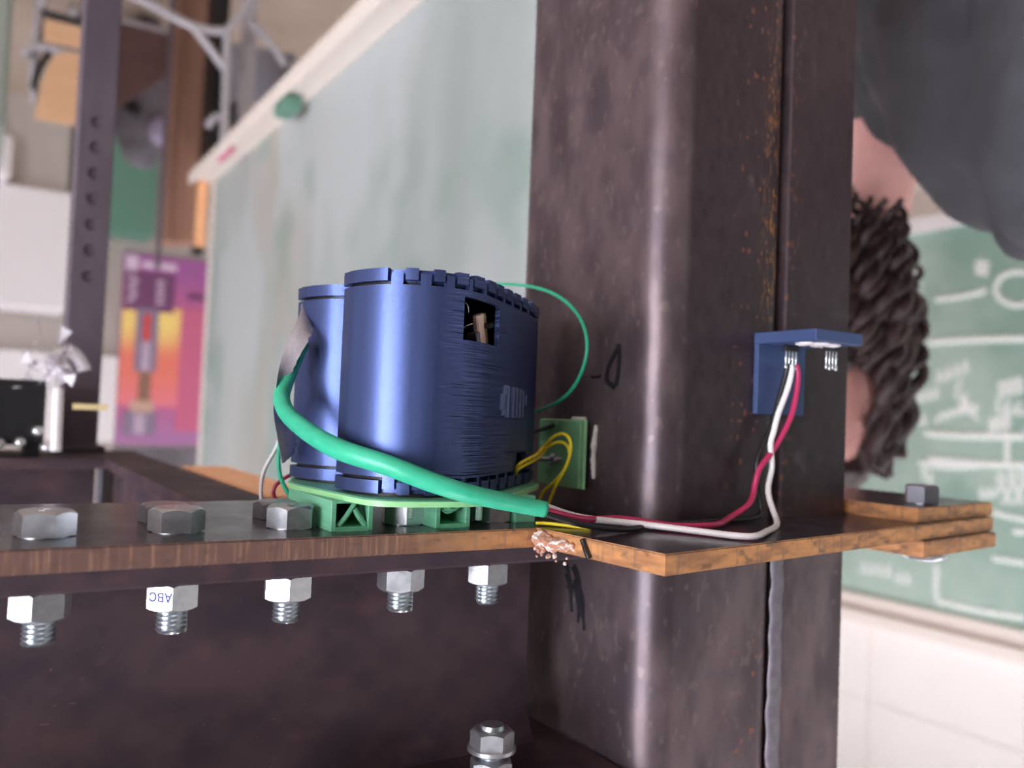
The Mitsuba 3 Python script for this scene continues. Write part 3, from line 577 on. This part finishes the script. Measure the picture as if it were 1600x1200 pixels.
# ---------------------------------------------------------------- written green board on the right wall
rb = put('wall_chalkboard', box(2.965, 3.0, -3.9, 3.2, -.585, .80), 'mat_green_board', 20, 'green wall chalkboard covered with white formulas, right of the column', 'chalkboard')  # its long unseen stretch past the view is added to cut bounced light
put(rb + '__backing', box(3.0, 3.058, -3.9, 3.2, -.60, .81), 'mat_ledge', 20)
put(rb + '__frame', cat(box(2.945, 3.06, -3.93, 3.23, -.612, -.585, .003), box(2.955, 3.06, -3.93, 3.23, -.640, -.616, .003), box(2.93, 3.06, -3.93, 3.23, -.690, -.644, .003)), 'mat_ledge', 20, 'stepped cream frame')
put(rb + '__ledge', cat(box(2.88, 3.06, -3.93, 3.23, .80, .83, .004), box(2.88, 2.895, -3.93, 3.23, .775, .802, .003)), 'mat_white_paint', 20, 'white chalk ledge')
STROKES = [[(1.87,0.379),(1.749,0.382),(1.614,0.379),(1.449,0.374)],[(1.875,0.049),(1.742,0.045),(1.524,0.051),(1.406,0.054)],[(1.86,-0.044),(1.811,-0.045),(1.672,-0.049),(1.404,-0.031)],[(1.897,-0.06),(1.811,-0.066),(1.672,-0.054)],[(1.488,0.539),(1.494,0.516),(1.513,0.498),(1.541,0.49),(1.573,0.493),(1.602,0.507),(1.623,0.528),(1.631,0.554),(1.624,0.578),(1.604,0.596),(1.575,0.603),(1.543,0.6),(1.515,0.585),(1.495,0.564),(1.488,0.539)],[(1.928,0.662),(1.919,0.608),(1.93,0.557)],[(1.973,0.6),(1.921,0.592)],[(1.956,0.554),(1.9,0.558)],[(1.849,0.537),(1.753,0.539),(1.662,0.551)],[(1.587,0.068),(1.582,0.008),(1.581,-0.043)],[(1.824,-0.421),(1.822,-0.507),(1.814,-0.546),(1.795,-0.556)],[(1.795,-0.547),(1.684,-0.551),(1.514,-0.542)],[(1.622,-0.366),(1.517,-0.366),(1.418,-0.37)],[(1.625,-0.211),(1.519,-0.224),(1.42,-0.228)],[(1.556,-0.267),(1.439,-0.259)]]
WIG = [(1.843,0.25,1.718,0.293,4.,0.019,0.0),(1.935,0.175,1.827,0.199,4.,0.017,0.0),(1.761,0.226,1.722,0.136,2.,0.022,1.0),(1.739,0.158,1.681,0.125,2.,0.022,0.0),(1.84,0.099,1.731,0.135,4.,0.017,2.0),(1.933,0.097,1.869,0.098,2.,0.017,0.0),(1.616,0.207,1.532,0.224,3.,0.026,0.0),(1.626,0.155,1.49,0.139,4.,0.022,1.0),(1.647,0.082,1.572,0.106,3.,0.022,0.0),(1.53,0.096,1.449,0.088,2.,0.024,0.0),(1.621,-0.113,1.506,-0.082,3.,0.031,0.0),(1.675,-0.151,1.62,-0.141,2.,0.019,1.0),(1.599,-0.154,1.446,-0.139,4.,0.022,0.0),(1.703,0.64,1.657,0.625,2.,0.024,0.0),(1.89,-0.09,1.839,-0.125,2.,0.017,0.0),(2.134,-0.483,1.996,-0.474,4.,0.019,0.0),(1.983,-0.491,1.918,-0.491,2.,0.017,0.0)]
def stroke(pts, r=.0085):
    return tube([(2.9645, y, z) for y, z in pts], r, n=max(8, 5 * len(pts)), sides=8)
for i, s_ in enumerate(STROKES):
    put(rb + '__chalk_stroke', stroke(s_, .0115 if i < 4 else .0095), 'mat_chalk', 40)
labels[rb + '__chalk_stroke'] = {'label': 'thick white chalk fraction bar'}
for (y0, z0, y1, z1, n_, a_, ph) in WIG:   # rows of illegible letters, each written in one go
    t_ = np.linspace(0, 1, int(n_) * 8 + 1); w_ = 2 * math.pi * n_ * t_
    put(rb + '__chalk_letters', tube(np.c_[np.full(len(t_), 2.9645), y0 + (y1 - y0) * t_ - .6 * a_ * np.sin(w_ + ph), z0 + (z1 - z0) * t_ - a_ * np.cos(w_ + 2 * ph)], .0062, smooth=False, sides=6), 'mat_chalk', 40)

# ---------------------------------------------------------------- back of the room, left
wp = put('low_cabinet', box(-.75, .395, 5.0, 5.36, .50, 1.11, .006), 'mat_white_paint', 20, 'white low cabinet against the back wall at the left edge', 'cabinet')
put(wp + '__door_gap', box(.02, .03, 4.996, 5.002, .52, 1.09), 'mat_grey_plastic', False)
put(wp + '__plinth', box(-.73, .37, 5.08, 5.36, 1.11, FZ), 'mat_wall_beige', False, 'beige base')
put('white_container', box(-.1, .11, 4.93, 5.05, 1.113, 1.36, .03), 'mat_white_paint', 20, 'small white container with slanted corners at the left edge beside the cabinet', 'container')
wbd = put('whiteboard', box(-.75, .70, 5.35, 5.395, -.19, .295, .003), 'mat_white_paint', 20, 'white board hanging on the back wall beside the pink poster', 'whiteboard')
gcb = put('green_cabinet', box(.555, .822, 5.15, 5.39, .97, FZ, .004), 'mat_green_panel', 20, 'muted green cabinet against the back wall between the post and brown cupboard', 'cabinet')
ps = put('poster', box(.705, 1.20, 5.372, 5.395, -.205, .90), 'mat_pink_paper', False, 'pink and purple poster with orange flames on the back wall', 'poster')
yf = 5.37
def flat(k, x0, x1, z0, z1, m, lab=None, d=.003, y=yf): put(ps + '__' + k, box(x0, x1, y - d, y + .003, z0, z1), m, False, lab)
flat('side_column', 1.03, 1.20, -.12, .60, 'mat_pink_side', 'pink side panel')
flat('flame_panel', .71, 1.03, .02, .60, 'mat_flame', 'orange and yellow flames', .0035)
flat('dark_band', .71, .985, .57, .80, 'mat_plum', 'dark plum band', .004)
flat('pale_logo', .715, .78, .80, .885, 'mat_pale_print', 'pale round logo', .004)
flat('pale_strip', .80, .99, .82, .86, 'mat_pale_print', None, .004)
for i in range(7): flat('band_lettering', .725 + .010 * (i % 3), .765 + .011 * (i % 3), .62 + .023 * i, .632 + .023 * i, 'mat_pale_print', None, .006)
for i in range(5): flat('band_lettering', .885, .93 - .008 * (i % 2), .62 + .03 * i, .634 + .03 * i, 'mat_pale_print', None, .006)
flat('tower', .785, .905, .22, .585, 'mat_tower_grey', 'grey tower with a red centre', .006)
flat('tower_nozzle', .815, .88, .05, .22, 'mat_brown_wood', None, .006)
flat('tower_core', .825, .862, .40, .555, 'mat_red_print', 'red centre', .009)
for i in range(9): flat('tower_lettering', .822, .868, .225 + .019 * i, .236 + .019 * i, 'mat_pale_print', None, .009)
flat('base_rings', .775, .905, -.02, .05, 'mat_beige_print', None, .007)
flat('base_box', .745, .915, -.15, -.015, 'mat_tower_grey', 'grey box', .008)
for i in range(5): flat('base_lettering', .80, .86, -.135 + .022 * i, -.122 + .022 * i, 'mat_pale_print', None, .011)
flat('side_lettering', 1.06, 1.16, .66, .70, 'mat_plum', None, .004)
put('dark_wall_sheet', box(.70, 1.35, 5.37, 5.395, -.5, -.23), 'mat_bag', False, 'plain dark grey sheet on the back wall next to the poster', 'board')  # plain sheet giving the back wall a darker stretch
# wooden chair
chm = sg.Polygon(spline([(.102, .785), (.112, .86), (.128, .93), (.150, .972), (.175, .980), (.205, .982), (.228, .972), (.245, .93), (.255, .86), (.262, .790)], 40).tolist())
def slab(poly, y0, y1):
    w_ = extr(poly, 0, y1 - y0); w_.apply_transform(A([[1, 0, 0, 0], [0, 0, -1, y1], [0, 1, 0, 0], [0, 0, 0, 1]])); return w_
ch = put('wooden_chair', slab(chm, 2.60, 2.612), 'mat_tan_wood', 25, 'tan wooden chair with grey tube frame, half hidden by the dark post', 'chair')
put(ch + '__back_slat', box(.113, .258, 2.60, 2.612, .997, 1.058, .003), 'mat_tan_wood', 20, 'tan upper slat')
put(ch + '__tube_frame', cat(tube([(.07, 2.62, .95), (.11, 2.62, .985), (.19, 2.62, .985), (.26, 2.62, .985), (.275, 2.62, .965)], .012, 40, 10), tube([(.105, 2.63, .84), (.095, 2.64, .93), (.10, 2.66, 1.07), (.10, 2.75, 1.15)], .012, 30, 10), tube([(.258, 2.63, .84), (.262, 2.64, .93), (.262, 2.66, 1.07), (.262, 2.75, 1.15)], .012, 30, 10)), 'mat_grey_metal', True, 'grey tube frame')
put(ch + '__shadow_curve', tube([(.098, 2.618, .87), (.108, 2.618, .925), (.13, 2.618, .972)], .009, 20, 10), 'mat_black', True, 'black tube drawn as the shadow beside the backrest')  # black tube paints the shadow curve along the backrest
put(ch + '__seat', box(.10, .265, 2.66, 2.88, 1.09, 1.105, .004), 'mat_black', 20, 'dark underside of the seat')
for x in (.11, .255):
    for y in (2.68, 2.86): put(ch + '__leg', tube([(x, y, 1.10), (x, y + (.03 if y > 2.8 else -.02), FZ)], .011, 4, 10, False), 'mat_grey_metal', 30)
lk = put('metal_locker', box(-.4, .045, 2.9, 3.3, .80, FZ, .004), 'mat_locker', 20, 'greyish green metal locker at the upper left edge', 'locker')
put(lk + '__door', box(-.35, .033, 2.893, 2.901, .83, 1.55, .002), 'mat_locker', 20)
dk = put('teacher_desk', slab(sg.Polygon([(.25, 1.115), (.40, 1.115), (.585, 1.29), (.668, 1.36), (.655, 1.42), (.25, 1.42)]), 3.40, 3.42), 'mat_desk_wood', 20, 'dark reddish brown desk panel beside the dark post', 'desk')
put(dk + '__top', box(.22, .70, 3.395, 3.50, 1.42, 1.44, .003), 'mat_grey_metal', 20, 'light edge strip')
put(dk + '__leg', box(.26, .30, 3.43, 3.47, 1.44, FZ), 'mat_grey_metal', 20)
put(dk + '__leg', box(.61, .65, 3.43, 3.47, 1.44, FZ), 'mat_grey_metal', 20)
bg = trimesh.creation.icosphere(4, radius=1.); bg.vertices *= [.125, .10, .31]; bg.vertices *= (1 + .16 * (meshkit.fbm(bg.vertices * 14, 3)[:, None] - .5)); bg.apply_translation([.53, 3.75, 1.30])
bgk = put('school_bag', bg, 'mat_bag', True, 'soft grey bag between the dark post and brown cupboard', 'bag')
s_ = trimesh.creation.icosphere(3, radius=1.); s_.vertices *= [.05, .03, .06]; s_.apply_translation([.585, 3.655, 1.13]); put(bgk + '__pocket', s_, 'mat_lilac', True, 'lilac pocket')
put(bgk + '__strap', tube([(.44, 3.66, 1.22), (.47, 3.64, 1.19), (.50, 3.64, 1.175)], .018, 14, 10), 'mat_black', True, 'black strap')
cbk = put('brown_cupboard', box(.55, .611, 3.25, 3.385, .622, FZ, .003), 'mat_brown_wood', 20, 'tall reddish brown wooden cupboard side in front of the back wall', 'cupboard')
put(cbk + '__door', box(.612, .668, 3.255, 3.38, .63, FZ, .003), 'mat_brown_wood', 20)
put('broom_handle', tube([(.530, 3.2, 1.60), (.528, 3.2, 1.258), (.526, 3.2, .511)], .009, 6, 10, False), 'mat_dark_post', 30, 'thin dark pole leaning in front of the brown cupboard', 'pole')
put('black_case', box(.655, .703, 3.10, 3.24, .905, FZ, .004), 'mat_black', 20, 'black upright case right of the brown cupboard', 'case')
st = put('orange_batten', box(.616, .645, 3.035, 3.065, .575, .822, .002), 'mat_orange_wood', 20, 'thin orange wooden upright against the end of the chalk ledge', 'batten')
put(st + '__end', box(.606, .641, 3.03, 3.07, .553, .577, .003), 'mat_black', 20, 'dark end')
# grey chair with tubular legs
gc = put('grey_chair', mesh_of(hull([(.675, 3.0, 1.285), (.913, 3.0, 1.302), (.915, 3.0, 1.268), (.837, 3.0, 1.123), (.708, 3.0, 1.071), (.675, 3.03, 1.285), (.913, 3.03, 1.302), (.915, 3.03, 1.268), (.837, 3.03, 1.123), (.708, 3.03, 1.071)])), 'mat_grey_plastic', 20, 'grey plastic chair with pale tubular legs above the chalk ledge', 'chair')
for q in ([(.617, 2.75, 1.216), (.680, 2.75, 1.335), (.76, 2.75, 1.60)], [(.617, 2.75, 1.216), (.622, 2.75, 1.05), (.627, 2.76, .83)], [(.30, 2.75, 1.25), (.419, 2.75, 1.226), (.513, 2.75, 1.203), (.617, 2.75, 1.216)], [(.513, 2.75, 1.203), (.565, 2.75, 1.15), (.616, 2.75, 1.095)], [(.688, 2.78, 1.276), (.768, 2.80, 1.232), (.832, 2.86, 1.203)], [(.627, 2.76, .93), (.610, 2.78, .95), (.590, 2.82, .925)]):
    put(gc + '__leg', tube(q, .0135, 4 * len(q), 10, False) if False else tube(q, .0135, 24, 10), 'mat_grey_metal', True)
put(gc + '__foot_cap', tube([(.915, 2.93, 1.235), (.902, 2.96, 1.19)], .03, 4, 14, False), 'mat_white_paint', 30, 'white foot cap')
put(gc + '__back_post', tube([(.70, 2.95, 1.06), (.71, 2.95, .98), (.735, 2.95, .93)], .02, 14, 10), 'mat_black', True, 'black end')

# ---------------------------------------------------------------- the person (upright in the room, so upside down in the picture)
def bones(bl, res=.012, it=6):
    tot = None
    for a, ra, b, rb_ in bl:
        s1 = trimesh.creation.icosphere(2, radius=ra); s2 = trimesh.creation.icosphere(2, radius=rb_)
        h_ = hull(np.vstack([s1.vertices + A(a), s2.vertices + A(b)])); tot = h_ if tot is None else tot + h_
    t = mesh_of(tot.refine_to_length(res)); t.merge_vertices(); trimesh.smoothing.filter_taubin(t, iterations=it * 3); return t
HC = A([.832, .672, .095])
fy = A([-.90, -.44, .0]); fy /= np.linalg.norm(fy); fz = A([0, 0, -1.]); fx = np.cross(fy, fz)
def hw(x, y, z): return HC + fx * x + fy * y + fz * z
hd = trimesh.creation.icosphere(5, radius=1.); v = hd.vertices.copy()
def gauss(c, s_): return np.exp(-(((v - A(c)) / A(s_)) ** 2).sum(1))
L_ = v * A([.073, .092, .118]); jaw = np.clip(-v[:, 2], 0, 1); L_[:, 0] *= 1 - .28 * jaw ** 1.5; L_[:, 1] *= 1 - .12 * jaw
L_ += gauss((0, 1, -.18), (.17, .3, .16))[:, None] * A([0, .024, -.006]) + gauss((0, .95, .1), (.10, .3, .25))[:, None] * A([0, .010, 0])
L_ += gauss((0, .8, -.85), (.3, .4, .16))[:, None] * A([0, .012, -.004]) - (gauss((.36, .9, .10), (.17, .3, .12)) + gauss((-.36, .9, .10), (.17, .3, .12)))[:, None] * A([0, .010, 0])
L_ += (gauss((.42, .85, -.22), (.22, .3, .18)) + gauss((-.42, .85, -.22), (.22, .3, .18)))[:, None] * A([0, .006, 0])
for sgn in (1, -1): L_ += gauss((sgn, -.05, 0), (.2, .16, .28))[:, None] * A([sgn * .016, -.006, 0])
hd.vertices = HC + L_[:, :1] * fx + L_[:, 1:2] * fy + L_[:, 2:] * fz
if hd.volume < 0: hd.invert()
neck = bones([((.868, .675, .17), .058, (.890, .655, .36), .064), ((.890, .655, .36), .064, (.91, .68, .47), .10)])
bodym = man(hd) + man(neck)
bt = mesh_of(bodym)
pk = put('person', bt, 'mat_skin', 50, 'person with long dark curly hair and a dark grey hoodie, upside down behind the column', 'person')
for sgn in (1, -1):
    s_ = trimesh.creation.icosphere(3, radius=.0125); s_.apply_translation(hw(sgn * .028, .0765, .010)); e_ = put(pk + '__eye', s_, 'mat_eye', True)
    s_ = trimesh.creation.icosphere(3, radius=.0062); s_.apply_translation(hw(sgn * .028, .0835, .010)); put(e_ + '__iris', s_, 'mat_iris', True)
    put(pk + '__eyebrow', tube([hw(sgn * .012, .092, .030), hw(sgn * .030, .090, .036), hw(sgn * .046, .078, .030)], .0032, 14, 8), 'mat_hair', True)
put(pk + '__lips', tube([hw(-.022, .084, -.062), hw(0, .094, -.060), hw(.022, .084, -.062)], [.002] * 4 + [.0055] * 12 + [.002] * 4, 20, 10), 'mat_lips', True)
# hair: a cap over the back of the head and many curled locks
cap = trimesh.creation.icosphere(4, radius=1.); q = cap.vertices.copy(); keep = ~((q[:, 1] > .35) & (q[:, 2] < .62))
q = q * A([.090, .106, .131]) * (1 + .10 * (meshkit.fbm(q * 6, 3)[:, None] - .5)); q[:, 1] -= .016; q[:, 2] += .004
q[~keep] *= A([.80, .72, .86])
cap.vertices = HC + q[:, :1] * fx + q[:, 1:2] * fy + q[:, 2:] * fz
if cap.volume < 0: cap.invert()
locks = [cap]
for i in range(170):
    a_ = random.uniform(100, 440) if i < 150 else random.uniform(60, 120)
    ar = math.radians(a_); ca, sa = math.cos(ar), math.sin(ar)
    if sa > .62 and abs(ca) < .75: continue
    top = random.uniform(-.05, .10); ln = max(.09, .150 + top - random.uniform(0, .05)); r0 = random.uniform(.9, 1.12); P_ = []
    ph = random.uniform(0, 6.3); amp = random.uniform(.006, .012)
    for t_ in np.linspace(0, 1, 30):
        bulge = 1 + .22 * math.sin(t_ * 2.6)
        x_, y_ = ca * .083 * r0 * bulge, sa * .097 * r0 * bulge - .016
        z_ = top - ln * t_
        P_.append(hw(x_ + amp * math.sin(ph + t_ * ln * 120) * (.3 + t_), y_ + amp * math.cos(ph + t_ * ln * 120) * (.3 + t_), z_))
    locks.append(tube(P_, np.linspace(.0085, .0035, 30), smooth=False, sides=7))
cam_ = math.atan2(-.678, -.822); rt_ = -1     # locks hanging over the cheek and neck on the side turned to the frame
for i in range(46):
    al = cam_ + math.radians(random.uniform(8, 62)); d_ = A([math.cos(al), math.sin(al), 0]); rr_ = random.uniform(.088, .104); ph = random.uniform(0, 6.3); amp = random.uniform(.005, .010)
    zt_ = random.uniform(.115, .15); ln = random.uniform(.13, .17); sd = A([-d_[1], d_[0], 0])
    locks.append(tube([HC * [1, 1, 0] + d_ * (rr_ + .012 * math.sin(t_ * 2.8) + amp * math.cos(ph + t_ * ln * 115)) + sd * amp * math.sin(ph + t_ * ln * 115) + A([0, 0, zt_ + ln * t_]) for t_ in np.linspace(0, 1, 30)], np.linspace(.008, .0035, 30), smooth=False, sides=7))
put(pk + '__hair', cat(*locks), 'mat_hair', 60, 'long dark brown curly hair', kind='stuff')
hb = bones([((.93, .72, .47), .085, (.86, .56, .56), .15), ((.86, .56, .56), .15, (.82, .37, .335), .12), ((.82, .37, .335), .12, (.90, .12, .36), .085), ((.93, .72, .47), .085, (1.02, .86, .47), .095), ((1.02, .86, .47), .095, (1.06, .92, .76), .062), ((1.06, .92, .76), .062, (.95, .80, .95), .05),
             ((.86, .56, .56), .15, (.92, .66, .62), .15), ((.92, .66, .62), .15, (.92, .66, .98), .155), ((.90, .12, .36), .085, (1.02, -.10, .42), .055), ((.82, .37, .335), .12, (.90, .55, .70), .14)], .012, 8)
fold = meshkit.fbm(np.c_[hb.vertices[:, 0] * 10, hb.vertices[:, 1] * 19, hb.vertices[:, 2] * 6], 3) - .5
hb.vertices += hb.vertex_normals * (.10 * fold)[:, None]; trimesh.smoothing.filter_taubin(hb, iterations=6)
put(pk + '__hoodie', hb, 'mat_hoodie', 60, 'dark grey hoodie')
lg = bones([((.92, .66, .97), .15, (.92, .66, 1.0), .15), ((.87, .60, 1.0), .10, (.87, .60, 1.3), .065), ((.87, .60, 1.3), .065, (.87, .60, 1.54), .05), ((.97, .74, 1.0), .10, (.97, .74, 1.3), .065), ((.97, .74, 1.3), .065, (.97, .74, 1.54), .05), ((.87, .60, 1.56), .04, (.80, .54, 1.57), .03), ((.97, .74, 1.56), .04, (.90, .68, 1.57), .03)], .02, 3)
put(pk + '__trousers', lg, 'mat_trousers', 60, 'dark trousers and shoes')
for c_ in ((1.08, -.16, .44), (.90, .74, .97)):
    c_ = A(c_); d_ = A([.5, -.8, .2]) if c_[1] < 0 else A([-.8, -.5, .2]); d_ /= np.linalg.norm(d_); s_ = np.cross(d_, [0, 0, 1.]); s_ /= np.linalg.norm(s_)
    bl = [(c_ - d_ * .07, .026, c_ - d_ * .03, .024), (c_ - d_ * .03 + s_ * .02, .017, c_ + d_ * .035 + s_ * .028, .014), (c_ - d_ * .03 - s_ * .02, .017, c_ + d_ * .035 - s_ * .028, .014), (c_ - d_ * .02, .02, c_ + d_ * .035, .016)]
    for i, (o_, l_) in enumerate(((-.03, .055), (-.010, .068), (.011, .064), (.030, .05))):
        b_ = c_ + d_ * .035 + s_ * o_; m_ = b_ + d_ * l_ * .55; e_ = m_ + d_ * l_ * .4 + A([0, 0, .014]); bl += [(b_, .0092, m_, .0085), (m_, .0085, e_, .0072)]
    b_ = c_ - d_ * .02 - s_ * .028; m_ = b_ - s_ * .024 + d_ * .03; bl += [(b_, .012, m_, .0105), (m_, .0105, m_ + d_ * .03 + A([0, 0, .008]), .0085)]
    put(pk + '__hand', bones(bl, .004, 2), 'mat_skin', 50)
